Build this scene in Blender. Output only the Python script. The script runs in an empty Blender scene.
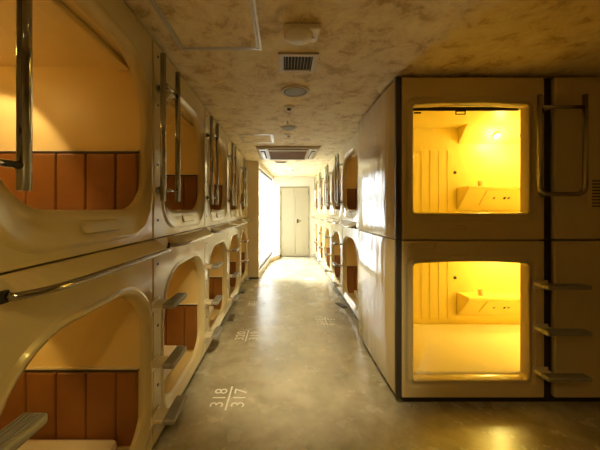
import bpy, bmesh, math, random
from mathutils import Vector, Matrix
random.seed(7)
PI = math.pi
C = bpy.context.scene.collection
D = bpy.data

# ------------------------------------------------------------------ materials
def new_mat(name):
    m = D.materials.new(name); m.use_nodes = True
    nt = m.node_tree
    b = nt.nodes.get('Principled BSDF')
    return m, nt, b

def plain(name, col, rough=0.5, metal=0.0, coat=0.0, emit=None, estr=0.0, bump=None, var=0.0, vscale=4.0):
    m, nt, b = new_mat(name)
    b.inputs['Base Color'].default_value = (*col, 1)
    b.inputs['Roughness'].default_value = rough
    b.inputs['Metallic'].default_value = metal
    if coat:
        b.inputs['Coat Weight'].default_value = coat
        b.inputs['Coat Roughness'].default_value = 0.06
    if emit:
        b.inputs['Emission Color'].default_value = (*emit, 1)
        b.inputs['Emission Strength'].default_value = estr
    if var or bump:
        tc = nt.nodes.new('ShaderNodeTexCoord')
    if var:
        n = nt.nodes.new('ShaderNodeTexNoise'); n.inputs['Scale'].default_value = vscale
        n.inputs['Detail'].default_value = 5
        r = nt.nodes.new('ShaderNodeValToRGB')
        r.color_ramp.elements[0].position = 0.3; r.color_ramp.elements[1].position = 0.7
        r.color_ramp.elements[0].color = (*[c * (1 - var) for c in col], 1)
        r.color_ramp.elements[1].color = (*[min(1, c * (1 + var)) for c in col], 1)
        nt.links.new(tc.outputs['Object'], n.inputs['Vector'])
        nt.links.new(n.outputs['Fac'], r.inputs['Fac'])
        nt.links.new(r.outputs['Color'], b.inputs['Base Color'])
    if bump:
        s, st, di = bump
        n2 = nt.nodes.new('ShaderNodeTexNoise'); n2.inputs['Scale'].default_value = s
        n2.inputs['Detail'].default_value = 2
        bp = nt.nodes.new('ShaderNodeBump'); bp.inputs['Strength'].default_value = st
        bp.inputs['Distance'].default_value = di
        nt.links.new(tc.outputs['Object'], n2.inputs['Vector'])
        nt.links.new(n2.outputs['Fac'], bp.inputs['Height'])
        nt.links.new(bp.outputs['Normal'], b.inputs['Normal'])
    return m

M = {}
CREAM = (0.64, 0.53, 0.28)
M['frp'] = plain('glossy_cream_shell', CREAM, 0.17, coat=0.5, bump=(5.0, 0.25, 0.01), var=0.03, vscale=2)
M['frp_side'] = plain('glossy_cream_side', CREAM, 0.14, coat=0.45, bump=(3.0, 0.5, 0.02))
def stretch(mat, sc):
    nt = mat.node_tree
    mp = nt.nodes.new('ShaderNodeMapping'); mp.inputs['Scale'].default_value = sc
    tc = [n for n in nt.nodes if n.type == 'TEX_COORD'][0]
    for l in list(nt.links):
        if l.from_node == tc:
            to = l.to_socket; nt.links.remove(l); nt.links.new(mp.outputs[0], to)
    nt.links.new(tc.outputs['Object'], mp.inputs['Vector'])
stretch(M['frp_side'], (1, 2.6, .7))
M['inner'] = plain('cream_interior', (0.74, 0.57, 0.24), 0.4, var=0.03, vscale=3)
M['inner_yellow'] = plain('yellow_cream_interior', (0.86, 0.74, 0.26), 0.4, var=0.02, vscale=3)
M['leather'] = plain('tan_leather', (0.24, 0.090, 0.012), 0.42, bump=(60, 0.15, 0.004), var=0.12, vscale=6)
M['trimdark'] = plain('dark_piping', (0.03, 0.015, 0.008), 0.4)
M['trimlight'] = plain('light_edge_strip', (0.75, 0.65, 0.45), 0.3)
M['mattress'] = plain('mattress_cloth', (0.82, 0.75, 0.60), 0.9, bump=(9, 0.2, 0.01))
M['chrome'] = plain('polished_steel', (0.40, 0.38, 0.34), 0.12, metal=1.0)
M['alu'] = plain('brushed_tread_metal', (0.36, 0.35, 0.32), 0.45, metal=0.4, bump=(120, 0.1, 0.002))
M['bracket'] = plain('cream_bracket', (0.72, 0.64, 0.46), 0.35)
M['gap'] = plain('dark_gap', (0.03, 0.022, 0.014), 0.7)
M['greytrim'] = plain('dark_grey_edge', (0.055, 0.045, 0.032), 0.5)
M['black'] = plain('black_rubber', (0.022, 0.02, 0.018), 0.6)
M['patch'] = plain('dark_brown_matte', (0.10, 0.075, 0.045), 0.6)
M['plastic'] = plain('off_white_plastic', (0.72, 0.67, 0.54), 0.4)
M['greyplastic'] = plain('grey_mesh_plastic', (0.30, 0.26, 0.18), 0.6)
M['tanplastic'] = plain('tan_plastic', (0.50, 0.40, 0.24), 0.45)
M['silver'] = plain('aluminium_edge', (0.62, 0.60, 0.54), 0.35, metal=0.6)
M['white'] = plain('white_paint', (0.70, 0.68, 0.62), 0.5, var=0.02)
M['door'] = plain('beige_door_paint', (0.42, 0.385, 0.27), 0.45, var=0.02)
M['columnpaint'] = plain('beige_wall_paint', (0.74, 0.64, 0.43), 0.6, var=0.04)
M['wallpaint'] = plain('wall_paint', (0.52, 0.44, 0.30), 0.7, var=0.05)
M['acgrille'] = plain('brown_filter', (0.30, 0.17, 0.08), 0.6)
M['lampglow'] = plain('lamp_lens', (1, 0.9, 0.7), 0.4, emit=(1.0, 0.78, 0.36), estr=7.0)
M['darkslot'] = plain('dark_slot', (0.02, 0.014, 0.008), 0.8)
M['paintwhite'] = plain('white_floor_paint', (0.92, 0.90, 0.84), 0.5)
M['outwall'] = plain('pale_facade', (0.80, 0.80, 0.80), 0.8, var=0.04)
M['outpane'] = plain('facade_pane', (0.25, 0.28, 0.32), 0.3)
M['pavement'] = plain('outside_paving', (0.62, 0.68, 0.72), 0.8, var=0.06, vscale=3)
M['ceramic'] = plain('cup_ceramic', (0.80, 0.66, 0.36), 0.3)

def glass_mat():
    m, nt, b = new_mat('window_glass')
    nt.nodes.remove(b)
    out = nt.nodes['Material Output']
    tr = nt.nodes.new('ShaderNodeBsdfTransparent'); tr.inputs['Color'].default_value = (0.95, 0.97, 0.97, 1)
    gl = nt.nodes.new('ShaderNodeBsdfGlossy'); gl.inputs['Roughness'].default_value = 0.02
    ge = nt.nodes.new('ShaderNodeNewGeometry')
    dt = nt.nodes.new('ShaderNodeVectorMath'); dt.operation = 'DOT_PRODUCT'
    nt.links.new(ge.outputs['Incoming'], dt.inputs[0]); nt.links.new(ge.outputs['Normal'], dt.inputs[1])
    ab = nt.nodes.new('ShaderNodeMath'); ab.operation = 'ABSOLUTE'; nt.links.new(dt.outputs['Value'], ab.inputs[0])
    iv = nt.nodes.new('ShaderNodeMath'); iv.operation = 'SUBTRACT'; iv.inputs[0].default_value = 1.0; nt.links.new(ab.outputs[0], iv.inputs[1])
    pw = nt.nodes.new('ShaderNodeMath'); pw.operation = 'POWER'; pw.inputs[1].default_value = 5.0; nt.links.new(iv.outputs[0], pw.inputs[0])
    fr = nt.nodes.new('ShaderNodeMath'); fr.operation = 'MULTIPLY_ADD'; fr.inputs[1].default_value = 0.5; fr.inputs[2].default_value = 0.04
    nt.links.new(pw.outputs[0], fr.inputs[0])
    mx = nt.nodes.new('ShaderNodeMixShader')
    nt.links.new(fr.outputs[0], mx.inputs[0]); nt.links.new(tr.outputs[0], mx.inputs[1])
    nt.links.new(gl.outputs[0], mx.inputs[2]); nt.links.new(mx.outputs[0], out.inputs['Surface'])
    return m
M['glass'] = glass_mat()

def floor_mat():
    m, nt, b = new_mat('polished_concrete')
    tc = nt.nodes.new('ShaderNodeTexCoord')
    def noise(s, d, r=0.6, dist=0.0):
        n = nt.nodes.new('ShaderNodeTexNoise'); n.inputs['Scale'].default_value = s
        n.inputs['Detail'].default_value = d; n.inputs['Roughness'].default_value = r
        n.inputs['Distortion'].default_value = dist
        nt.links.new(tc.outputs['Object'], n.inputs['Vector']); return n
    n1 = noise(2.2, 6, 0.62, 0.6)
    r1 = nt.nodes.new('ShaderNodeValToRGB')
    e = r1.color_ramp.elements
    e[0].position = 0.30; e[0].color = (0.33, 0.295, 0.20, 1)
    e[1].position = 0.72; e[1].color = (0.62, 0.57, 0.42, 1)
    nt.links.new(n1.outputs['Fac'], r1.inputs['Fac'])
    n2 = noise(6, 7, 0.72, 0.3)
    r2 = nt.nodes.new('ShaderNodeValToRGB'); e = r2.color_ramp.elements
    e[0].position = 0.30; e[0].color = (0.60, 0.58, 0.54, 1)
    e[1].position = 0.56; e[1].color = (1, 1, 1, 1)
    nt.links.new(n2.outputs['Fac'], r2.inputs['Fac'])
    mx = nt.nodes.new('ShaderNodeMix'); mx.data_type = 'RGBA'; mx.blend_type = 'MULTIPLY'
    mx.inputs['Factor'].default_value = 0.8
    nt.links.new(r1.outputs['Color'], mx.inputs['A']); nt.links.new(r2.outputs['Color'], mx.inputs['B'])
    nt.links.new(mx.outputs['Result'], b.inputs['Base Color'])
    b.inputs['Specular IOR Level'].default_value = 0.95
    b.inputs['Coat Weight'].default_value = 0.35; b.inputs['Coat Roughness'].default_value = 0.22
    n3 = noise(5, 4)
    r3 = nt.nodes.new('ShaderNodeMapRange'); r3.inputs['To Min'].default_value = 0.18; r3.inputs['To Max'].default_value = 0.34
    nt.links.new(n3.outputs['Fac'], r3.inputs['Value']); nt.links.new(r3.outputs['Result'], b.inputs['Roughness'])
    bp = nt.nodes.new('ShaderNodeBump'); bp.inputs['Strength'].default_value = 0.12; bp.inputs['Distance'].default_value = 0.006
    nt.links.new(n2.outputs['Fac'], bp.inputs['Height']); nt.links.new(bp.outputs['Normal'], b.inputs['Normal'])
    return m
M['floor'] = floor_mat()

def ceil_mat():
    m, nt, b = new_mat('mottled_plaster')
    tc = nt.nodes.new('ShaderNodeTexCoord')
    mp = nt.nodes.new('ShaderNodeMapping'); mp.inputs['Scale'].default_value = (1.0, 1.0, 1.0)
    nt.links.new(tc.outputs['Object'], mp.inputs['Vector'])
    def noise(s, d, r, dist):
        n = nt.nodes.new('ShaderNodeTexNoise'); n.inputs['Scale'].default_value = s
        n.inputs['Detail'].default_value = d; n.inputs['Roughness'].default_value = r
        n.inputs['Distortion'].default_value = dist
        nt.links.new(mp.outputs[0], n.inputs['Vector']); return n
    n1 = noise(7.5, 9, 0.72, 0.4)
    r1 = nt.nodes.new('ShaderNodeValToRGB'); e = r1.color_ramp.elements
    e[0].position = 0.38; e[0].color = (0.56, 0.41, 0.19, 1)
    e[1].position = 0.60; e[1].color = (0.90, 0.79, 0.52, 1)
    e2 = e.new(0.47); e2.color = (0.80, 0.66, 0.39, 1)
    nt.links.new(n1.outputs['Fac'], r1.inputs['Fac'])
    nt.links.new(r1.outputs['Color'], b.inputs['Base Color'])
    b.inputs['Roughness'].default_value = 0.7
    n2 = noise(14, 8, 0.7, 0.8)
    bp = nt.nodes.new('ShaderNodeBump'); bp.inputs['Strength'].default_value = 0.45; bp.inputs['Distance'].default_value = 0.02
    nt.links.new(n2.outputs['Fac'], bp.inputs['Height']); nt.links.new(bp.outputs['Normal'], b.inputs['Normal'])
    return m
M['ceiling'] = ceil_mat()

# ------------------------------------------------------------------ helpers
def link(name, me, parent=None, smooth=False):
    o = D.objects.new(name, me); C.objects.link(o)
    if parent is not None: o.parent = parent
    if smooth:
        for p in me.polygons: p.use_smooth = True
    return o

def obj(name, bm, mat, parent=None, smooth=False, recalc=True):
    if recalc: bmesh.ops.recalc_face_normals(bm, faces=bm.faces)
    me = D.meshes.new(name); bm.to_mesh(me); bm.free()
    for k in (mat if isinstance(mat, (list, tuple)) else [mat]): me.materials.append(M[k])
    return link(name, me, parent, smooth)

def thing(name, label, cat, loc=(0, 0, 0), group=None):
    o = D.objects.new(name, None); C.objects.link(o)
    o.empty_display_size = 0.1
    o.location = loc; o['label'] = label; o['category'] = cat
    if group: o['group'] = group
    return o

def tag(o, label, cat, group=None):
    o['label'] = label; o['category'] = cat
    if group: o['group'] = group
    return o

def struct(name, bm, mat, smooth=False):
    o = obj(name, bm, mat, None, smooth); o['kind'] = 'structure'; return o

def dup(root, loc, label):
    r = root.copy(); C.objects.link(r); r.location = loc; r['label'] = label
    for ch in list(root.children):
        c = ch.copy(); C.objects.link(c); c.parent = r
        for g in list(ch.children):
            d = g.copy(); C.objects.link(d); d.parent = c
    return r

def add_box(bm, x0, x1, y0, y1, z0, z1, bev=0.0, seg=2, mi=0):
    r = bmesh.ops.create_cube(bm, size=1.0)
    vs = r['verts']
    for v in vs:
        v.co = Vector((x0 + (v.co.x + .5) * (x1 - x0), y0 + (v.co.y + .5) * (y1 - y0), z0 + (v.co.z + .5) * (z1 - z0)))
    fs = {f for v in vs for f in v.link_faces}
    for f in fs: f.material_index = mi
    if bev:
        es = list({e for v in vs for e in v.link_edges})
        bmesh.ops.bevel(bm, geom=es, offset=bev, segments=seg, profile=0.5, affect='EDGES', clamp_overlap=True)

def box(x0, x1, y0, y1, z0, z1, bev=0.0, seg=2):
    bm = bmesh.new(); add_box(bm, min(x0, x1), max(x0, x1), min(y0, y1), max(y0, y1), min(z0, z1), max(z0, z1), bev, seg); return bm

def add_tube(bm, pts, r, n=14, cap=True):
    pts = [Vector(p) for p in pts]
    rings = []
    prev = None
    for i, p in enumerate(pts):
        if i == 0: t = pts[1] - p
        elif i == len(pts) - 1: t = p - pts[i - 1]
        else: t = (pts[i + 1] - p).normalized() + (p - pts[i - 1]).normalized()
        t.normalize()
        if prev is None:
            a = Vector((0, 0, 1)) if abs(t.z) < 0.9 else Vector((1, 0, 0))
            nrm = t.cross(a).normalized()
        else:
            nrm = (prev - t * prev.dot(t)).normalized()
        prev = nrm
        bn = t.cross(nrm)
        rings.append([bm.verts.new(p + (nrm * math.cos(2 * PI * k / n) + bn * math.sin(2 * PI * k / n)) * r) for k in range(n)])
    for a, b in zip(rings, rings[1:]):
        for k in range(n):
            f = bm.faces.new((a[k], a[(k + 1) % n], b[(k + 1) % n], b[k])); f.smooth = True
    if cap:
        bm.faces.new(rings[0][::-1]); bm.faces.new(rings[-1])

def tube(pts, r, n=14):
    bm = bmesh.new(); add_tube(bm, pts, r, n); return bm

def bend(a, c, b, r, n=7):
    """points of a fillet of radius r at corner c between a and b"""
    a, c, b = Vector(a), Vector(c), Vector(b)
    d1 = (a - c).normalized(); d2 = (b - c).normalized()
    half = d1.angle(d2) / 2
    t = r / math.tan(half)
    p0 = c + d1 * t; p1 = c + d2 * t
    ctr = c + (d1 + d2).normalized() * (r / math.sin(half))
    out = []
    v0 = p0 - ctr; v1 = p1 - ctr
    ang = v0.angle(v1); ax = v0.cross(v1).normalized()
    for i in range(n + 1):
        out.append(ctr + Matrix.Rotation(ang * i / n, 3, ax) @ v0)
    return out

def add_disc_lathe(bm, prof, n=32, cx=0, cy=0):
    """prof: (r, z) from centre axis outwards; lathe about z"""
    rings = []
    for r, z in prof:
        if r < 1e-6: rings.append([bm.verts.new((cx, cy, z))])
        else: rings.append([bm.verts.new((cx + r * math.cos(2 * PI * k / n), cy + r * math.sin(2 * PI * k / n), z)) for k in range(n)])
    for a, b in zip(rings, rings[1:]):
        for k in range(n):
            k2 = (k + 1) % n
            if len(a) == 1: bm.faces.new((a[0], b[k], b[k2]))
            elif len(b) == 1: bm.faces.new((a[k], a[k2], b[0]))
            else: bm.faces.new((a[k], a[k2], b[k2], b[k]))

def lathe(prof, n=32):
    bm = bmesh.new(); add_disc_lathe(bm, prof, n); return bm

def rr(u0, u1, v0, v1, rb, rt, nc=10, ne=8, arch=0.0):
    """rounded rectangle loop, counter-clockwise from the bottom-left corner, always the same number of points"""
    out = []
    cs = [((u0 + rb, v0 + rb), rb, PI), ((u1 - rb, v0 + rb), rb, 1.5 * PI), ((u1 - rt, v1 - rt), rt, 0), ((u0 + rt, v1 - rt), rt, .5 * PI)]
    corners = []
    for (cx, cy), r, a0 in cs:
        corners.append([(cx + r * math.cos(a0 + .5 * PI * k / nc), cy + r * math.sin(a0 + .5 * PI * k / nc)) for k in range(nc + 1)])
    for i in range(4):
        out += corners[i]
        p, q = corners[i][-1], corners[(i + 1) % 4][0]
        for k in range(1, ne):
            t = k / ne
            x, y = p[0] + (q[0] - p[0]) * t, p[1] + (q[1] - p[1]) * t
            out.append((x, y))
    if arch:
        um = (u0 + u1) / 2; hw = (u1 - u0) / 2
        res = []
        for x, y in out:
            if y > (v0 + v1) / 2 + (v1 - v0) * .25:
                y += arch * (1 - ((x - um) / hw) ** 2)
            res.append((x, y))
        out = res
    return out

def panel(loops, P, sharp=()):
    """loops: list of (points, w); P maps (u, v, w) to a place. Makes one continuous skin."""
    bm = bmesh.new()
    rings = [[bm.verts.new(P(u, v, w)) for (u, v) in pts] for pts, w in loops]
    n = len(rings[0])
    for i, (a, b) in enumerate(zip(rings, rings[1:])):
        for k in range(n):
            f = bm.faces.new((a[k], a[(k + 1) % n], b[(k + 1) % n], b[k]))
            f.smooth = i not in sharp
    return bm

def inset(u0, u1, v0, v1, rb, rt, d, db=None, arch=0.0, kl=1.0):
    db = d if db is None else db
    return rr(u0 + d * kl, u1 - d, v0 + db, v1 - d, max(.012, rb - d * .6), max(.012, rt - d * .7), arch=arch)

# ------------------------------------------------------------------ place
CAMZ = 1.309
CEIL = 2.217
XL, XR, XB = -0.68, 0.835, 0.753     # left row face, right row face, side of the near block
YB = 1.89                            # front of the near block
W = 0.96                             # bay width
LY = [0.51 + W * k for k in range(5)]
RY = [3.08 + 0.95 * k for k in range(5)]
WR = 0.95
YEND = 7.84
L_LO, L_UP = 0.064, 1.15
NTH = ['nearest', 'second', 'third', 'fourth', 'farthest']

# ------------------------------------------------------------------ setting
bm = bmesh.new(); add_box(bm, -3.0, 3.2, -1.9, LY[-1] + W + .13, -.1, 0); add_box(bm, -0.60, 3.2, LY[-1] + W + .13, YEND + .12, -.1, 0)
struct('floor', bm, 'floor')
bm = bmesh.new(); add_box(bm, -3.0, 3.2, -1.9, LY[-1] + W + .13, CEIL, CEIL + .1); add_box(bm, -0.60, 3.2, LY[-1] + W + .13, YEND + .12, CEIL, CEIL + .1)
struct('ceiling', bm, 'ceiling')
bm = bmesh.new()
add_box(bm, -3.0, -2.9, -1.9, 5.4, 0, CEIL)
add_box(bm, -2.9, XL - .002, -1.9, LY[0] - .03, 0, CEIL)
struct('wall_left', bm, 'wallpaint')
bm = bmesh.new()
add_box(bm, 3.1, 3.2, -1.9, YEND, 0, CEIL)
add_box(bm, XR + .03, 3.1, 2.93, RY[0] - .03, 0, CEIL)
struct('wall_right', bm, 'wallpaint')
struct('wall_back', box(-2.9, 3.1, -1.9, -1.8, 0, CEIL), 'wallpaint')
# wall that closes the left row and stands out into the corridor
bm = bmesh.new()
add_box(bm, -2.9, -0.478, LY[-1] + W + .006, LY[-1] + W + .13, 0, CEIL)
struct('wall_partition', bm, 'columnpaint')
struct('baseboard_partition', box(-0.68, -0.474, LY[-1] + W - .002, LY[-1] + W + .006, 0.0, 0.035), 'greytrim')
# end wall with a double door: pieces around the doorway, above it a panelled white band
DX0, DX1, DZ1 = -0.094, 0.682, 1.915
bm = bmesh.new()
add_box(bm, -0.30, DX0 - .03, YEND, YEND + .1, 0, CEIL)
add_box(bm, DX1 + .03, 3.1, YEND, YEND + .1, 0, CEIL)
add_box(bm, DX0 - .03, DX1 + .03, YEND, YEND + .1, DZ1 + .03, CEIL)
add_box(bm, DX0 - .03, DX1 + .03, YEND + .09, YEND + .14, -.05, DZ1 + .05)  # added unseen slab behind the door, blocks daylight leaking through its gaps
for zz in (1.99, 2.09):
    add_box(bm, DX0 - .03, DX1 + .12, YEND - .008, YEND, zz, zz + .085, .003, 1)
struct('wall_end', bm, 'white')
bm = bmesh.new()
add_box(bm, DX0 - .03, DX0 - .002, YEND - .015, YEND + .08, 0, DZ1 + .03, .004)
add_box(bm, DX1 + .002, DX1 + .03, YEND - .015, YEND + .08, 0, DZ1 + .03, .004)
add_box(bm, DX0 - .002, DX1 + .002, YEND - .015, YEND + .08, DZ1 + .002, DZ1 + .03, .004)
struct('trim_1', bm, 'door')
d = D.objects.new('door_1', None); C.objects.link(d); d['kind'] = 'structure'; d.location = ((DX0 + DX1) / 2, YEND, 0)
mid = 0.02
obj('door_leaf', box(DX0 - d.location.x + .003, mid - .003, .012, .05, .012, DZ1 - .003, .004), 'door', d)
leaf = obj('door_leaf', box(mid + .003, DX1 - d.location.x - .003, .012, .05, .012, DZ1 - .003, .004), 'door', d)
bm = bmesh.new()
add_tube(bm, [(mid + .07, .012, .985), (mid + .07, -.04, .985)], .011)
add_tube(bm, bend((mid + .07, -.04, .985), (mid + .075, -.045, .985), (mid + .17, -.045, .985), .004, 3) + [Vector((mid + .17, -.045, .985))], .010)
add_box(bm, mid + .045, mid + .095, .004, .012, .93, 1.04, .003)
obj('door_handle', bm, 'chrome', d)
for hx in (DX0 - d.location.x - .006, DX1 - d.location.x - .006):
    for hz in (.22, 1.0, 1.72):
        obj('hinge', box(hx, hx + .012, -.006, .014, hz, hz + .10, .003), 'greytrim', d)

# angled window wall from the partition to the end wall
WA = Vector((-0.478, LY[-1] + W + .13, 0)); WB = Vector((-0.285, YEND, 0))
wd = (WB - WA); WLEN = wd.length; wd.normalize(); wn = Vector((wd.y, -wd.x, 0))   # wn points into the corridor
def WP(s, v, w): return WA + wd * s + wn * w + Vector((0, 0, v))
def wbox(bm, s0, s1, v0, v1, w0, w1):
    vs = [bm.verts.new(WP(s, v, w)) for v in (v0, v1) for (s, w) in ((s0, w0), (s1, w0), (s1, w1), (s0, w1))]
    for idx in ((0, 1, 2, 3), (4, 5, 6, 7), (0, 1, 5, 4), (1, 2, 6, 5), (2, 3, 7, 6), (3, 0, 4, 7)):
        bm.faces.new([vs[i] for i in idx])
bm = bmesh.new()
wbox(bm, 0, WLEN, 0, .10, -.14, 0)
wbox(bm, 0, WLEN, 2.13, CEIL, -.14, 0)
struct('wall_window', bm, 'white')
wfr = D.objects.new('window_1', None); C.objects.link(wfr); wfr['kind'] = 'structure'
bm = bmesh.new()
wbox(bm, 0, WLEN, .10, .14, -.09, -.03); wbox(bm, 0, WLEN, 2.09, 2.13, -.09, -.03)
for s in (0.0, WLEN - .03):
    wbox(bm, s, s + .03, .14, 2.09, -.06, -.03)
obj('window_frame', bm, 'greytrim', wfr)
bm = bmesh.new(); wbox(bm, .03, WLEN - .03, .14, 2.09, -.048, -.042)
obj('window_glass', bm, 'glass', wfr)
bm = bmesh.new(); wbox(bm, 0, WLEN - .30, 2.12, 2.135, -.12, .012)
obj('window_head', bm, 'columnpaint', wfr)
# low kerb in the far left corner
bm = bmesh.new()
pl = [(-0.345, 6.98), (-0.115, 7.58), (-0.115, YEND), (-0.295, YEND)]
lo = [bm.verts.new((x, y, 0)) for x, y in pl]; hi = [bm.verts.new((x, y, .105)) for x, y in pl]
bm.faces.new(lo); bm.faces.new(hi)
for i in range(4): bm.faces.new((lo[i], lo[(i + 1) % 4], hi[(i + 1) % 4], hi[i]))
bmesh.ops.bevel(bm, geom=list(bm.edges), offset=.008, segments=2, affect='EDGES')
struct('trim_2', bm, 'columnpaint')
# outside
o = struct('ground_outside', box(-40, 40, YEND + .3, 60, -.3, -.05), 'pavement')
bm = bmesh.new(); add_box(bm, -40, -0.75, -20, YEND + .3, -.3, -.05) if False else add_box(bm, -40, -3.05, -20, YEND + .3, -.3, -.05)
add_box(bm, -3.05, -0.62, LY[-1] + W + .14, YEND + .3, -.3, -.05)
struct('ground_side', bm, 'pavement')
b = thing('outside_building', 'pale building with rows of small windows seen through the corridor glass', 'building', (-3.2, 17.0, 0))
obj('facade', box(-4, 3.0, 0, 3, -.05, 9), 'outwall', b)
for i in range(5):
    for j in range(3):
        x = -3.3 + i * 1.22; z = .9 + j * 2.2
        obj('facade_window', box(x, x + .55, -.03, .02, z, z + 1.15, .01), 'outpane', b)

# ------------------------------------------------------------------ end-entry capsules (rows)
def row_capsule(side, level, Wd, loc, label, group):
    t = thing('sleeping_capsule', label, 'sleeping capsule', loc, group)
    sg = 1 if side == 'L' else -1          # outward normal along x
    P = lambda u, v, w: Vector((sg * w, u, v))
    H = 1.087 if level == 'lo' else 1.05
    if level == 'lo': lip = (.108, .940, .035, .897); vb = .062
    else: lip = (.108, .940, .048, .905); vb = .105
    rb, rt = .19, .27
    a = (.004, Wd - .004, .002, H - .002)
    I = lambda d, db=None: inset(*lip, rb, rt, d, db, kl=2.0 if d > 0 else 1.0)
    loops = [(rr(*a, .004, .004), -.05), (rr(*a, .004, .004), -.008),
             (rr(a[0] + .006, a[1] - .006, a[2] + .006, a[3] - .006, .004, .004), 0),
             (I(-.014), 0), (I(-.004), .007), (I(.006), .006), (I(.012, .012), .0),
             (I(.020, vb * .6), -.008), (I(.027, vb), -.020), (I(.029, vb + .004), -.030), (I(.030, vb + .006), -.045)]
    obj('front_panel', panel(loops, P, sharp=(0, 2)), 'frp', t)
    # interior shell (a box open to the front, with its own thickness)
    bm = bmesh.new()
    def shell(u0, u1, v0, v1, w0, w1, flip):
        q = [bm.verts.new(P(u, v, w)) for w in (w0, w1) for (u, v) in ((u0, v0), (u1, v0), (u1, v1), (u0, v1))]
        for idx in ((4, 5, 6, 7), (0, 1, 5, 4), (1, 2, 6, 5), (2, 3, 7, 6), (3, 0, 4, 7)):
            bm.faces.new([q[i] for i in (idx if not flip else idx[::-1])])
        return q
    q1 = shell(.05, Wd - .05, .05, .876, -.042, -2.05, False)
    q2 = shell(.012, Wd - .012, .015, H - .012, -.042, -2.09, True)
    for i in range(4):
        bm.faces.new((q1[i], q1[(i + 1) % 4], q2[(i + 1) % 4], q2[i]))
    obj('interior_shell', bm, 'inner', t, recalc=False)
    ylast = Wd - .05
    # upholstered wall panel with vertical channels
    up = bmesh.new()
    x = .046
    while x < 2.0:
        x1 = .153 if x < .1 else min(x + .148, 2.02)
        bb = bmesh.new()
        p0 = P(ylast - .022, .07, -x - .0005); p1 = P(ylast, .437, -x1 + .0005)
        add_box(up, min(p0.x, p1.x), max(p0.x, p1.x), p0.y, p1.y, p0.z, p1.z, .016, 4)
        bb.free(); x = x1
    u = obj('upholstered_panel', up, 'leather', t)
    def strip(name, u0, u1, v0, v1, w0, w1, mat, par, bev=0.0):
        p, q = P(u0, v0, w0), P(u1, v1, w1)
        return obj(name, box(p.x, q.x, p.y, q.y, p.z, q.z, bev), mat, par)
    strip('piping', ylast - .018, ylast, .437, .447, -.046, -2.03, 'trimdark', u)
    strip('edge_strip', ylast - .012, ylast, .447, .455, -.046, -2.03, 'trimlight', u)
    strip('mattress', .055, ylast - .024, .05, .125, -.13, -2.04, 'mattress', t, .03)
    bl = strip('blind_box', .055, ylast - .002, .848, .874, -.085, -.155, 'inner', t, .006)
    # blank number plate, embossed on the lip below the opening (upper) or none
    if level == 'up':
        pts = rr(.44, .66, .074, .120, .021, .021)
        top = rr(.446, .654, .079, .115, .017, .017)
        bm = panel([(pts, -.022), (pts, .009), (top, .013)], lambda u, v, w: P(u, v, w - (v - .06) * .30))
        bm.faces.new(bm.verts[-len(top):]) if False else None
        bm.verts.ensure_lookup_table()
        bm.faces.new([bm.verts[i] for i in range(2 * len(pts), 3 * len(pts))])
        obj('number_plate', bm, 'frp', t)
    # screws on the ladder strip
    for v in ((.10, .40, .72, .98) if level == 'up' else (.30, .62, .95)):
        p = P(.055, v, 0)
        bm = bmesh.new(); add_tube(bm, [p + Vector((-sg * .004, 0, 0)), p + Vector((sg * .003, 0, 0))], .0075, 10)
        obj('screw', bm, 'black', t)
    # reading lamp on the ceiling of the capsule
    l = obj('lamp_base', box(-sg * .70, -sg * .82, .40, .52, .855, .875, .006), 'plastic', t)
    bm = bmesh.new(); add_box(bm, min(-sg * .725, -sg * .795), max(-sg * .725, -sg * .795), .425, .495, .847, .857, .003)
    obj('lamp_lens', bm, 'lampglow', l)
    # dark plinth below / dark packing behind the joints
    if level == 'lo':
        strip('plinth', .03, Wd - .03, -L_LO + .001, .004, -.04, -.10, 'gap', t)
    return t

def lamp(loc, power, col=(1, .60, .20), size=.03, spot=None, aim=(0, 0, -1), blend=.3):
    d = D.lights.new('capsule_and_fill_light', 'SPOT' if spot else 'POINT')
    d.energy = power; d.color = col; d.shadow_soft_size = size
    if spot: d.spot_size = spot; d.spot_blend = blend
    o = D.objects.new('capsule_and_fill_light', d); C.objects.link(o); o.location = loc
    o.rotation_euler = Vector(aim).to_track_quat('-Z', 'Y').to_euler()
    return o

WARM = (1, .62, .15)
PW = dict(point=1.15, spot=2.7)
for side in 'LR':
    ys, x, wd_ = (LY, XL, W) if side == 'L' else (RY, XR, WR)
    sname = 'left' if side == 'L' else 'right'
    sg = 1 if side == 'L' else -1
    for level in ('up', 'lo'):
        z = (L_UP if level == 'up' else L_LO)
        proto = None
        for i, y in enumerate(ys):
            where = ['nearest to the viewer', 'second along from the viewer', 'third along from the viewer', 'fourth along from the viewer', 'at the far end'][i]
            if side == 'R' and i == 0: where = 'nearest, half hidden behind the glossy block'
            lab = f"{'upper' if level == 'up' else 'lower'} cream sleeping capsule in the {sname} row, {where}"
            grp = f"{'upper' if level == 'up' else 'lower'} capsules of the {sname} row"
            if proto is None: proto = row_capsule(side, level, wd_, (x, y, z), lab, grp); 
            else: dup(proto, (x, y, z), lab)
            k = 1.0
            if side == 'L' and i == 0: k = 3.2 if level == 'up' else 1.0
            zc = z + .83
            lamp((x - sg * .76, y + .46, zc), PW['point'] * (k if k < 2 else 1.5), WARM)
            lamp((x - sg * .60, y + .62, zc), PW['spot'] * k, (1, .72, .34) if k > 2 else (1, .64, .18), .02, math.radians(105), (-sg * .42, .30, -1), .25)

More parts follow.
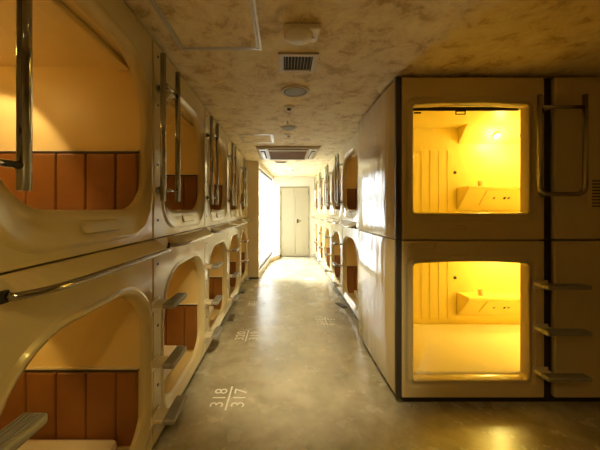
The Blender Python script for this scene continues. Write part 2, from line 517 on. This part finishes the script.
# ------------------------------------------------------------------ ledges with chrome rails
def ledge(side, loc, label, Wd):
    t = thing('ledge', label, 'ledge', loc, f"chrome-edged ledges of the {'left' if side == 'L' else 'right'} row")
    sg = 1 if side == 'L' else -1
    y0, y1 = .018, Wd - .155
    # tray: sloping from the wall to the rail, front corners rounded
    prof = [(0.002, 1.151), (.016, 1.147), (.072, 1.108), (.074, 1.098), (.002, 1.080)]
    bm = bmesh.new()
    st = [-.135, -.06, y0 - .008, y0 + .004, y0 + .02, y0 + .05, y0 + .10, y0 + .182, .4, y1]
    rings = []
    for q in st:
        if q < y0 - .008: sc = .06 + .16 * (q + .135) / (y0 + .127)
        else:
            th = math.acos(max(0.0, 1 - (q - y0 + .008) / .19))
            sc = (.018 + .064 * math.sin(th)) / .082
        rings.append([bm.verts.new((sg * (.002 + (w - .002) * sc), q, v)) for w, v in prof])
    n = len(prof)
    for a, b in zip(rings, rings[1:]):
        for k in range(n): bm.faces.new((a[k], a[(k + 1) % n], b[(k + 1) % n], b[k]))
    bm.faces.new(rings[0]); bm.faces.new(rings[-1])
    obj('tray', bm, 'frp', t)
    pts = [(sg * .018, y0 - .008, 1.103)] + [(sg * (.018 + .064 * math.sin(.5 * PI * k / 9)), y0 - .008 + .19 * (1 - math.cos(.5 * PI * k / 9)), 1.099) for k in range(1, 10)]
    pts += [(sg * .082, y1 - .02, 1.097), (sg * .082, y1 + .008, 1.096)]
    obj('chrome_rail', tube(pts, .0105, 12), 'chrome', t)
    obj('end_bracket', box(sg * .002, sg * .070, y1 - .012, y1 + .004, 1.080, 1.100, .002), 'black', t)
    obj('end_bracket', box(sg * .002, sg * .022, y0 - .024, y0 + .006, 1.086, 1.117, .003), 'black', t)
    return t

for side in 'LR':
    ys, x, wd_ = (LY, XL, W) if side == 'L' else (RY, XR, WR)
    sname = 'left' if side == 'L' else 'right'
    proto = None
    for i, y in enumerate(ys):
        lab = f"chrome-edged ledge between the {NTH[i]} upper and lower capsules of the {sname} row"
        if i in (0, 4): lab = f"chrome-edged ledge between the {NTH[i]} pair of capsules in the {sname} row"
        loc = (x, y + .155, 0)
        if proto is None: proto = ledge(side, loc, lab, wd_)
        else: dup(proto, loc, lab)

# ------------------------------------------------------------------ ladders: grab bars and steps
def grab_bar(side, loc, label):
    t = thing('grab_bar', label, 'grab bar', loc, f"vertical grab bars of the {'left' if side == 'L' else 'right'} row")
    sg = 1 if side == 'L' else -1
    e = sg * .07
    for yy in (-.042, .155):
        obj('pole', tube([(e, yy, 1.352), (e, yy, 2.092)], .0145, 16), 'chrome', t)
    for zz in (1.41, 1.955):
        obj('crossbar', tube([(e, -.042, zz), (e, .155, zz)], .009, 12), 'chrome', t)
        m = obj('mount', tube([(sg * .0015, .052, zz), (e, .052, zz)], .010, 12), 'chrome', t)
        bm = bmesh.new(); add_tube(bm, [(sg * .0015, .052, zz), (sg * .013, .052, zz)], .021, 16)
        obj('flange', bm, 'chrome', m)
    return t

def ladder_step(sg, loc, label, group, rot=0, far=.165):
    t = thing('ladder_step', label, 'step', loc, group)
    # tread: rounded bar with ridged top, running along y beside the wall; local x points away from the wall
    bm = bmesh.new()
    add_box(bm, min(sg * .060, sg * .122), max(sg * .060, sg * .122), -.036, far, -.014, .014, .010, 3)
    for k in range(5):
        xx = sg * (.071 + .010 * k)
        add_box(bm, xx - .0022, xx + .0022, -.028, far - .01, .0135, .0165)
    tr = obj('tread', bm, 'alu', t)
    bm = bmesh.new()
    add_box(bm, min(sg * .002, sg * .066), max(sg * .002, sg * .066), -.026, .060, -.012, .008, .003, 2)
    br = obj('bracket', bm, 'bracket', t)
    bm = bmesh.new()
    add_box(bm, min(sg * .0015, sg * .009), max(sg * .0015, sg * .009), -.034, .068, -.035, .022, .003, 2)
    obj('wall_plate', bm, 'bracket', br)
    t.rotation_euler.z = rot
    return t

STEPZ = [.225, .510, .815]
SN = ['lowest', 'middle', 'top']
for side in 'LR':
    ys, x = (LY, XL) if side == 'L' else (RY[1:], XR)
    sname = 'left' if side == 'L' else 'right'
    sg = 1 if side == 'L' else -1
    g0 = s0 = None
    NL = ['nearest', 'second', 'third', 'fourth', 'farthest'] if side == 'L' else ['nearest', 'second', 'third', 'farthest']
    for i, y in enumerate(ys):
        lab = f"polished steel twin-pole grab bar by the upper capsules, {NL[i]} in the {sname} row"
        if g0 is None: g0 = grab_bar(side, (x, y, 0), lab)
        else: dup(g0, (x, y, 0), lab)
        for j, z in enumerate(STEPZ):
            lab = f"{SN[j]} grey metal step of the {NL[i]} ladder along the {sname} row"
            if s0 is None: s0 = ladder_step(sg, (x, y, z), lab, f"metal ladder steps of the {sname} row")
            else: dup(s0, (x, y, z), lab)

# thin dark brown raised patches on the floor at the wall foot
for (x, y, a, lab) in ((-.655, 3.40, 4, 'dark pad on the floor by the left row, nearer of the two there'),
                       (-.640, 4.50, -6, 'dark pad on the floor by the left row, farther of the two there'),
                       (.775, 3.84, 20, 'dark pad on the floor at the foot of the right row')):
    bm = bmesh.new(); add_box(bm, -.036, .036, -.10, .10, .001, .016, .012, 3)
    o = obj('floor_patch', bm, 'patch'); o.location = (x, y, 0); o.rotation_euler.z = math.radians(a)
    tag(o, lab, 'patch', 'dark patches on the floor')
D.objects['floor_patch'].location.x = -.632

# ------------------------------------------------------------------ near right block: two side-entry capsules
def block_capsule(level, loc, label):
    t = thing('sleeping_capsule', label, 'sleeping capsule', loc, 'side-entry capsules of the glossy block')
    # local frame: x along the front (0 = side facing the corridor), y into the capsule, z up
    H = 1.055 if level == 'lo' else 1.092
    P = lambda u, v, w: Vector((u, -w, v))
    f0, f1 = .036, .990
    lip = (.108, .884, .120, .903) if level == 'lo' else (.108, .884, .176, .905)
    I = lambda d, db=None, ar=.014: inset(*lip, .026, .026, d, db, arch=ar)
    a = (f0, f1, .002, H - .002)
    loops = [(rr(*a, .006, .006), -.05), (rr(*a, .006, .006), -.006),
             (rr(a[0] + .008, a[1] - .008, a[2] + .008, a[3] - .008, .005, .005), 0),
             (I(-.046, -.052), 0), (I(-.042, -.047), -.006), (I(-.012, -.014), -.008), (I(-.008, -.008), .002), (I(-.001, -.001), .002), (I(.003, .003), -.003), (I(.006, .006), -.060)]
    obj('front_panel', panel(loops, P, sharp=(0, 2)), 'frp', t)
    # dark edge strip at the corner and glossy side
    obj('corner_strip', box(-.004, .034, .002, .03, .0, H, .004), 'greytrim', t)
    bm = bmesh.new()
    hp = 1.018
    # side skin with rounded vertical corners and softly rounded top and bottom edges
    ys = [(.030, .012), (.033, .004), (.042, .0), (.25, -.004), (.5, -.006), (.75, -.004), (.965, .0), (.985, .002), (1.005, .012), (hp, .034)]
    zs = [(.002, .006), (.010, .0), (H * .35, -.001), (H * .65, -.001), (H - .010, .0), (H - .002, .006)]
    g = [[bm.verts.new((dx + dz, y, z)) for (z, dz) in zs] for (y, dx) in ys]
    for i in range(len(ys) - 1):
        for j in range(len(zs) - 1):
            f = bm.faces.new((g[i][j], g[i + 1][j], g[i + 1][j + 1], g[i][j + 1])); f.smooth = True
    fr = [[bm.verts.new((.036, y, z)) for (z, dz) in (zs[0], zs[-1])] for y in (.03, hp)]
    bm.faces.new((fr[0][0], fr[1][0], fr[1][1], fr[0][1]))
    s = obj('side_panel', bm, 'frp_side', t)
    # blank panel right of the dark joint
    bm = bmesh.new(); add_box(bm, 1.057, 2.15, 0, .03, .004, H - .002, .006)
    bp = obj('blank_panel', bm, 'frp', t)
    obj('joint_strip', box(.992, 1.055, .03, .05, .0, H), 'gap', t)
    if level == 'up':
        bm = bmesh.new(); add_box(bm, 1.27, 1.60, -.008, .001, .20, .425, .004)
        lv = obj('louver_vent', bm, 'frp', bp)
        bm = bmesh.new()
        for k in range(9):
            add_box(bm, 1.295, 1.575, -.010, -.0075, .222 + k * .021, .230 + k * .021)
        obj('louver_slot', bm, 'darkslot', lv)
    # interior
    bm = bmesh.new()
    x0, x1, y0, y1, z0, z1 = .05, 2.10, .078, .96, .03, 1.025
    def shell(x0, x1, y0, y1, z0, z1, flip):
        q = [bm.verts.new((x, y, z)) for y in (y0, y1) for (x, z) in ((x0, z0), (x1, z0), (x1, z1), (x0, z1))]
        for idx in ((4, 5, 6, 7), (0, 1, 5, 4), (1, 2, 6, 5), (2, 3, 7, 6), (3, 0, 4, 7)):
            bm.faces.new([q[i] for i in (idx if flip else idx[::-1])])
        return q
    shell(x0, x1, y0, y1, z0, z1, False)
    q2 = shell(.04, 2.13, .04, 1.0, .006, H - .006, True)
    obj('interior_shell', bm, 'inner_yellow', t, recalc=False)
    # front wall of the interior right of the opening, so the room inside is closed
    obj('inner_wall', box(.955, 2.13, .062, .080, .006, H - .006), 'inner_yellow', t)
    # ridged wall panel
    bm = bmesh.new()
    for k in range(6):
        xx = .45 + k * .088
        add_box(bm, xx, xx + .052, y1 - .005, y1 - .0005, .16, .80, .004, 2)
    obj('ridged_panel', bm, 'inner_yellow', t)
    bm = bmesh.new(); add_tube(bm, [(.968, y1 - .004, .575), (.968, y1 + .0, .575)], .016, 14)
    obj('wall_socket', bm, 'black', t)
    # shelf console: wedge below a shelf
    sh = .43 if level == 'lo' else .425
    def wedge(pts, xa, xb, name, par, mat, bev=.006):
        bm = bmesh.new()
        A = [bm.verts.new((xa, y, z)) for y, z in pts]; B = [bm.verts.new((xb, y, z)) for y, z in pts]
        bm.faces.new(A); bm.faces.new(B[::-1])
        n = len(pts)
        for i in range(n): bm.faces.new((A[i], A[(i + 1) % n], B[(i + 1) % n], B[i]))
        bmesh.ops.recalc_face_normals(bm, faces=bm.faces)
        if bev: bmesh.ops.bevel(bm, geom=list(bm.edges), offset=bev, segments=2, affect='EDGES', clamp_overlap=True)
        return obj(name, bm, mat, par)
    con = wedge([(y1, sh), (y1 - .185, sh), (y1 - .190, sh - .018), (y1 - .01, sh - .235), (y1, sh - .235)], .985, x1 - .003, 'shelf_console', t, 'inner_yellow')
    # control panel on the sloping face
    def slope(x0_, x1_, za, zb, name, mat, th, par):
        bm = bmesh.new()
        A0, A1 = Vector((y1 - .190, sh - .018)), Vector((y1 - .01, sh - .235))
        d = (A1 - A0); nrm = Vector((-abs(d.y), -abs(d.x))).normalized()
        p, q = A0 + d * za, A0 + d * zb
        vs = []
        for off in (-.002, th):
            for (xx, b_) in ((x0_, p), (x1_, p), (x1_, q), (x0_, q)):
                vs.append(bm.verts.new((xx, b_.x + nrm.x * off, b_.y + nrm.y * off)))
        for idx in ((4, 5, 6, 7), (0, 1, 5, 4), (1, 2, 6, 5), (2, 3, 7, 6), (3, 0, 4, 7)): bm.faces.new([vs[i] for i in idx])
        return obj(name, bm, mat, par)
    cp = slope(1.165, 1.62, .10, .72, 'control_panel', 'inner_yellow', .010, con)
    cp.parent = t
    for (xx, m_) in ((1.26, 'greyplastic'), (1.36, 'black'), (1.40, 'greyplastic')):
        slope(xx, xx + .016, .36, .44, 'control_button', m_, .016, cp)
    # overhead console with two lamps
    oc = wedge([(y1, .865), (y1 - .006, .865), (y1 - .15, z1), (y1, z1)], 1.0, x1 - .003, 'overhead_console', t, 'inner_yellow')
    for k, xx in enumerate((1.33, 1.585)):
        cy, cz = y1 - .075, .930
        nrm = Vector((0, -.16, -.15)).normalized()
        c = Vector((xx, cy, cz))
        bm = bmesh.new(); add_tube(bm, [c - nrm * .004, c + nrm * .012], .030, 20)
        lb = obj('lamp_ring', bm, 'plastic', oc)
        bm = bmesh.new(); add_tube(bm, [c + nrm * .010, c + nrm * .016], .021, 20)
        obj('lamp_lens', bm, 'lampglow' if k == 0 else 'plastic', lb)
    # roller blind rolled up behind the opening
    bl = obj('blind_roll', tube([(.06, .110, z1 - .035), (.95, .110, z1 - .035)], .028, 16), 'inner_yellow', t)
    obj('blind_rail', box(.075, .90, .098, .116, .900, .926, .004), 'trimdark', bl)
    if level == 'up':
        tb = bmesh.new()
        for (a_, b_, c_, d_) in ((.455, .525, .872, .877), (.455, .525, .893, .8995), (.455, .460, .877, .893), (.520, .525, .877, .893)):
            add_box(tb, a_, b_, .100, .106, c_, d_)
        obj('pull_tab', tb, 'trimdark', bl)
        obj('blind_hook', box(.165, .212, .100, .112, .880, .890, .002), 'trimdark', bl)
    obj('blind_guide', box(.922, .938, .085, .12, .03, .93, .004), 'inner', t)
    obj('blind_guide', box(.052, .066, .085, .12, .03, .93, .004), 'inner', t)
    # mattress
    obj('mattress', box(x0 + .005, x1 - .005, y0 + .008, y1 - .012, z0, .118 if level == 'lo' else .150, .025, 3), 'mattress', t)
    # raised blank plate on the panel
    if level == 'lo':
        pts = rr(.075, .255, 1.000, 1.044, .020, .020); top = rr(.081, .249, 1.006, 1.038, .015, .015)
        bm = panel([(pts, -.004), (pts, .008), (top, .012)], P); bm.verts.ensure_lookup_table()
        bm.faces.new([bm.verts[i] for i in range(2 * len(pts), 3 * len(pts))])
        obj('number_plate', bm, 'frp', t)
        obj('plinth', box(.06, 2.14, .035, .98, -loc[2] + .001, .004), 'gap', t)
    else:
        pts = rr(.34, .46, .070, .098, .010, .010); top = rr(.344, .456, .074, .094, .008, .008)
        bm = panel([(pts, -.004), (pts, .004), (top, .006)], P); bm.verts.ensure_lookup_table()
        bm.faces.new([bm.verts[i] for i in range(2 * len(pts), 3 * len(pts))])
        obj('number_plate', bm, 'frp', t)
    return t

B_LO, B_UP = .045, 1.104
block_capsule('up', (XB, YB, B_UP), 'upper side-entry capsule of the glossy block, yellow lit interior with lamp in view')
block_capsule('lo', (XB, YB, B_LO), 'lower side-entry capsule of the glossy block, yellow lit interior with white mattress')
for z, w in ((B_UP, 7.0), (B_LO, 7.0)):
    lamp((XB + 1.33, YB + .83, z + .86), w * .5, (1, .79, .21), .04)
    lamp((XB + 1.70, YB + .55, z + .80), w * 1.15, (1, .79, .21), .06)
# cups on the shelves
for z, lab in ((B_UP + .425, 'small cup on the shelf inside the upper lit capsule'), (B_LO + .43, 'small cup on the shelf inside the lower lit capsule')):
    bm = lathe([(0, 0), (.020, 0), (.022, .004), (.027, .055), (.0245, .055), (.020, .006), (0, .006)], 20)
    o = obj('cup', bm, 'ceramic', None, True); o.location = (XB + 1.16, YB + .86, z + .001)
    tag(o, lab, 'cup', 'cups on the capsule shelves')

# U-shaped grab bar across the dark joint
t = thing('grab_bar', 'U-shaped polished steel grab bar beside the upper lit capsule of the block', 'grab bar', (1.79, YB, 0))
e = -.075
xa, xb = -.148, .142
zt, zb = 2.045, 1.405
pts = [Vector((xa, e, zt))] + bend((xa, e, zt), (xa, e, zb), (xb, e, zb), .055) + bend((xa, e, zb), (xb, e, zb), (xb, e, zt), .055) + [Vector((xb, e, zt))]
obj('pole', tube(pts, .0145, 16), 'chrome', t)
obj('crossbar', tube([(xa, e, 1.965), (xb, e, 1.965)], .012, 14), 'chrome', t)
for zz in (1.965, 1.405):
    m = obj('mount', tube([(-.072, e, zz), (-.072, -.0015, zz)], .010, 12), 'chrome', t)
    obj('flange', tube([(-.072, -.012, zz), (-.072, -.0015, zz)], .017, 16), 'chrome', m)
# its steps
first = None
for j, z in enumerate((.238, .525, .815)):
    lab = f"{SN[j]} dark metal step beside the lower lit capsule of the block"
    loc = (1.69, YB, z)
    if first is None:
        first = ladder_step(1, loc, lab, 'metal steps of the block ladder', -PI / 2, .245)
    else:
        c = dup(first, loc, lab)

# ------------------------------------------------------------------ floor numbers
def text_mesh(s, size):
    cu = D.curves.new('txt', 'FONT'); cu.body = s; cu.size = size; cu.align_x = 'CENTER'; cu.space_character = 1.08
    o = D.objects.new('txt', cu); C.objects.link(o)
    bpy.context.view_layer.update()
    me = D.meshes.new_from_object(o.evaluated_get(bpy.context.evaluated_depsgraph_get()))
    D.objects.remove(o); D.curves.remove(cu)
    me.materials.clear(); me.materials.append(M['paintwhite'])
    return me

def floor_number(a, b_, x, y, side, label):
    t = thing('floor_number', label, 'floor marking', (x, y, .0015), f"white capsule numbers painted along the {'left' if side == 'L' else 'right'} side of the floor")
    # local: text reads along +x, its top towards +y; the root turns it to face the row
    for s, oy in ((a, .026), (b_, -.115)):
        o = link('painted_digits', text_mesh(s, .128), t); o.location = (0, oy, 0)
    obj('painted_line', box(-.125, .125, -.006, .006, 0, .0006), 'paintwhite', t)
    t.rotation_euler.z = PI / 2 if side == 'L' else -PI / 2
    return t
for i, (y, a, b_) in enumerate(((1.965, '318', '317'), (2.93, '320', '319'), (3.92, '322', '321'), (4.83, '324', '323'))):
    floor_number(a, b_, -.382, y, 'L', f"white painted capsule numbers {a} and {b_} on the concrete floor")
for i, (y, a, b_) in enumerate(((3.29, '316', '315'), (4.30, '314', '313'), (5.33, '312', '311'))):
    floor_number(a, b_, .49, y, 'R', f"white painted capsule numbers on the floor, {['nearest', 'second', 'farthest'][i]} along the right row")

# ------------------------------------------------------------------ ceiling fittings (z = 0 is the ceiling, hanging down)
def fit(name, label, cat, x, y, group=None): return thing(name, label, cat, (x, y, CEIL), group)
# detector / lamp nearest
t = fit('emergency_light', 'domed emergency light on the ceiling, nearest of the ceiling fittings', 'ceiling light', .085, 1.43)
obj('base', box(-.085, .095, -.055, .06, -.030, -.0005, .008, 2), 'plastic', t)
bm = lathe([(0, -.062), (.03, -.060), (.055, -.050), (.070, -.036), (.072, -.029), (0, -.029)], 28)
o = obj('dome', bm, 'plastic', t, True); o.location = (-.012, .0, 0)
obj('indicator', tube([(.062, .02, -.030), (.062, .02, -.037)], .009, 12), 'silver', t)
# square vent grille
def vent(x, y, w, d_, label, n=9):
    t = fit('air_vent', label, 'air vent', x, y, 'slatted vents in the ceiling')
    bm = bmesh.new()
    for (a, b_, c, e_) in ((-w / 2 - .03, w / 2 + .03, -d_ / 2 - .025, -d_ / 2), (-w / 2 - .03, w / 2 + .03, d_ / 2, d_ / 2 + .025), (-w / 2 - .03, -w / 2, -d_ / 2, d_ / 2), (w / 2, w / 2 + .03, -d_ / 2, d_ / 2)):
        add_box(bm, a, b_, c, e_, -.012, -.0005)
    obj('frame', bm, 'tanplastic', t)
    obj('backing', box(-w / 2, w / 2, -d_ / 2, d_ / 2, -.0025, -.0005), 'darkslot', t)
    for k in range(n):
        xx = -w / 2 + w * (k + .5) / n
        obj('slat', box(xx - .0018, xx + .0018, -d_ / 2, d_ / 2, -.011, -.0025), 'greyplastic', t)
    return t
vent(.085, 1.745, .175, .165, 'dark slatted vent grille in the ceiling between emergency light and round speaker')
vent(-.06, 5.42, .17, .16, 'small dark vent grille in the bright ceiling beyond the air conditioner')
def speaker(x, y, r, label):
    t = fit('ceiling_speaker', label, 'speaker', x, y, 'round speakers in the ceiling')
    obj('ring', lathe([(r * .84, -.001), (r * .84, -.009), (r * .93, -.012), (r, -.006), (r, -.0005)], 40), 'plastic', t, True)
    obj('mesh_cover', lathe([(0, -.008), (r * .6, -.0075), (r * .86, -.006), (r * .86, -.0005), (0, -.0005)], 40), 'greyplastic', t, True)
    return t
speaker(.085, 2.17, .108, 'large round speaker with pale ring in the ceiling beyond the slatted vent')
speaker(.052, 3.14, .092, 'round pale speaker flush in the ceiling before the air conditioner')
def detector(x, y, r, label, dark=True):
    t = fit('smoke_detector', label, 'smoke detector', x, y, 'small round detectors on the ceiling')
    obj('base', lathe([(0, -.018), (r * .5, -.018), (r * .9, -.010), (r, -.004), (r, -.0005), (0, -.0005)], 32), 'plastic', t, True)
    obj('sensor', lathe([(0, -.030), (r * .30, -.028), (r * .38, -.018), (0, -.018)], 24), 'black' if dark else 'greyplastic', t, True)
    return t
detector(.045, 2.51, .052, 'small round detector with dark eye just beyond the large round speaker')
detector(.055, 3.44, .052, 'small round detector beside the front edge of the air conditioner', False)
detector(.20, 6.45, .11, 'wide round detector on the bright ceiling near the end door', False)
t = fit('sprinkler', 'tiny sprinkler head hanging between the two ceiling speakers', 'sprinkler', .035, 2.92)
obj('stem', tube([(0, 0, -.0005), (0, 0, -.035)], .006, 10), 'silver', t)
obj('deflector', lathe([(0, -.038), (.013, -.036), (.013, -.034), (0, -.034)], 16), 'silver', t)
def hatch(x0, x1, y0, y1, label):
    t = fit('access_hatch', label, 'access hatch', (x0 + x1) / 2, (y0 + y1) / 2, 'access hatches in the ceiling')
    w, d_ = (x1 - x0) / 2, (y1 - y0) / 2
    bm = bmesh.new()
    for k, (o_, th) in enumerate(((0, .011), (.018, .008))):
        a, b_ = w - o_, d_ - o_
        add_box(bm, -a, a, -b_, -b_ + th, -.005, -.0005); add_box(bm, -a, a, b_ - th, b_, -.005, -.0005)
        add_box(bm, -a, -a + th, -b_ + th, b_ - th, -.005, -.0005); add_box(bm, a - th, a, -b_ + th, b_ - th, -.005, -.0005)
    obj('frame', bm, 'silver', t)
    obj('hatch_panel', box(-w + .028, w - .028, -d_ + .028, d_ - .028, -.003, -.0005), 'ceiling', t)
    return t
hatch(-.585, -.125, 1.12, 1.605, 'large silver-framed access hatch in the ceiling above the near left capsules')
hatch(-.555, -.135, 3.42, 3.85, 'silver-framed access hatch in the ceiling left of the air conditioner')
# ceiling cassette air conditioner
t = fit('air_conditioner', 'four-way ceiling cassette air conditioner with brown intake grille', 'air conditioner', .06, 4.53)
s = .465
bm = bmesh.new()
A = [(s, -.0005), (s, -.020), (s - .03, -.034), (.30, -.040)]
rings = [[bm.verts.new((sx * r, sy * r, z)) for sx, sy in ((-1, -1), (1, -1), (1, 1), (-1, 1))] for r, z in A]
for a, b_ in zip(rings, rings[1:]):
    for k in range(4): bm.faces.new((a[k], a[(k + 1) % 4], b_[(k + 1) % 4], b_[k]))
obj('panel', bm, 'tanplastic', t)
g = obj('intake_grille', box(-.295, .295, -.295, .295, -.044, -.010, .010, 2), 'acgrille', t)
bm = bmesh.new()
for k in range(13):
    yy = -.27 + .045 * k
    add_box(bm, -.28, .28, yy - .004, yy + .004, -.049, -.043)
obj('grille_bar', bm, 'acgrille', g)
for k in range(4):
    a = k * PI / 2
    R = Matrix.Rotation(a, 4, 'Z')
    bm = bmesh.new(); add_box(bm, -.30, .30, -.405, -.345, -.0435, -.030, .010, 2); bm.transform(R)
    lo_ = obj('outlet_slot', bm, 'darkslot', t)
    bm = bmesh.new(); add_box(bm, -.29, .29, -.400, -.362, -.052, -.045, .003, 2); bm.transform(R)
    obj('louver', bm, 'plastic', lo_)
for sx in (-1, 1):
    for sy in (-1, 1):
        obj('corner_cap', box(sx * .33, sx * .43, sy * .33, sy * .43, -.044, -.030, .012, 2), 'plastic', t)

# ------------------------------------------------------------------ light
t = fit('added_downlight', 'added unseen fill downlight in the ceiling behind the viewpoint', 'ceiling light', .085, -.45)  # added fixture, out of view, gives the near corridor warm fill light
obj('ring', lathe([(.062, -.001), (.062, -.008), (.080, -.008), (.086, -.0005)], 32), 'plastic', t, True)
obj('lens', lathe([(0, -.006), (.061, -.006), (.061, -.0005), (0, -.0005)], 32), 'lampglow', t)
lamp((.085, -.45, CEIL - .03), 46, (1, .68, .24), .06, math.radians(130), (0, .1, -1), .8)
# added tilted spotlight, out of view, to brighten the corridor floor
t = fit('added_spotlight', 'added unseen spotlight on the ceiling, tilted to brighten the corridor floor', 'ceiling light', .08, .72)
ax = Vector((.0, .95, -1)).normalized()
obj('base', lathe([(0, -.016), (.035, -.016), (.04, -.0005), (0, -.0005)], 24), 'plastic', t, True)
pv = Vector((0, 0, -.055))
obj('stem', tube([(0, 0, -.014), pv], .007, 10), 'plastic', t)
obj('housing', tube([pv - ax * .05, pv + ax * .045], .032, 20), 'plastic', t)
obj('lens', tube([pv + ax * .044, pv + ax * .050], .026, 20), 'lampglow', t)
lamp(Vector((.08, .72, CEIL)) + pv + ax * .085, 190, (1, .80, .44), .025, math.radians(54), ax, .85)

w = D.worlds.new('daylight'); bpy.context.scene.world = w; w.use_nodes = True
bg = w.node_tree.nodes['Background']
bg.inputs['Color'].default_value = (1.0, 0.98, 0.94, 1); bg.inputs['Strength'].default_value = 8.6
sd = D.lights.new('sunlight', 'SUN'); sd.energy = 11; sd.angle = math.radians(25); sd.color = (1, .96, .88)
so = D.objects.new('sunlight', sd); C.objects.link(so); so.location = (-6, 8, 8)
so.rotation_euler = Vector((.62, -.22, -.75)).to_track_quat('-Z', 'Y').to_euler()
pd = D.lights.new('window_portal', 'AREA'); pd.shape = 'RECTANGLE'; pd.size = WLEN; pd.size_y = 2.0; pd.energy = 0
try: pd.cycles.is_portal = True
except Exception: pass
po = D.objects.new('window_portal', pd); C.objects.link(po)
po.location = WP(WLEN / 2, 1.1, -.10)
po.rotation_euler = wn.to_track_quat('-Z', 'Y').to_euler()

# ------------------------------------------------------------------ camera
cam = D.cameras.new('camera'); co = D.objects.new('camera', cam); C.objects.link(co)
co.location = (0, 0, CAMZ); co.rotation_euler = (PI / 2, 0, 0)
cam.sensor_width = 36; cam.sensor_fit = 'HORIZONTAL'; cam.lens = 36 * 283 / 600
cam.shift_x = 16 / 600; cam.shift_y = -15.7 / 600
cam.clip_start = .02
S = bpy.context.scene
S.camera = co
vs = S.view_settings
vs.view_transform = 'Standard'; vs.look = 'None'; vs.gamma = 1.0; vs.use_curve_mapping = False
vs.exposure = 0.25
S.cycles.use_denoising = True
S.cycles.max_bounces = 12; S.cycles.diffuse_bounces = 8; S.cycles.glossy_bounces = 6; S.cycles.transparent_max_bounces = 12
S.cycles.sample_clamp_indirect = 8
S.cycles.caustics_reflective = False
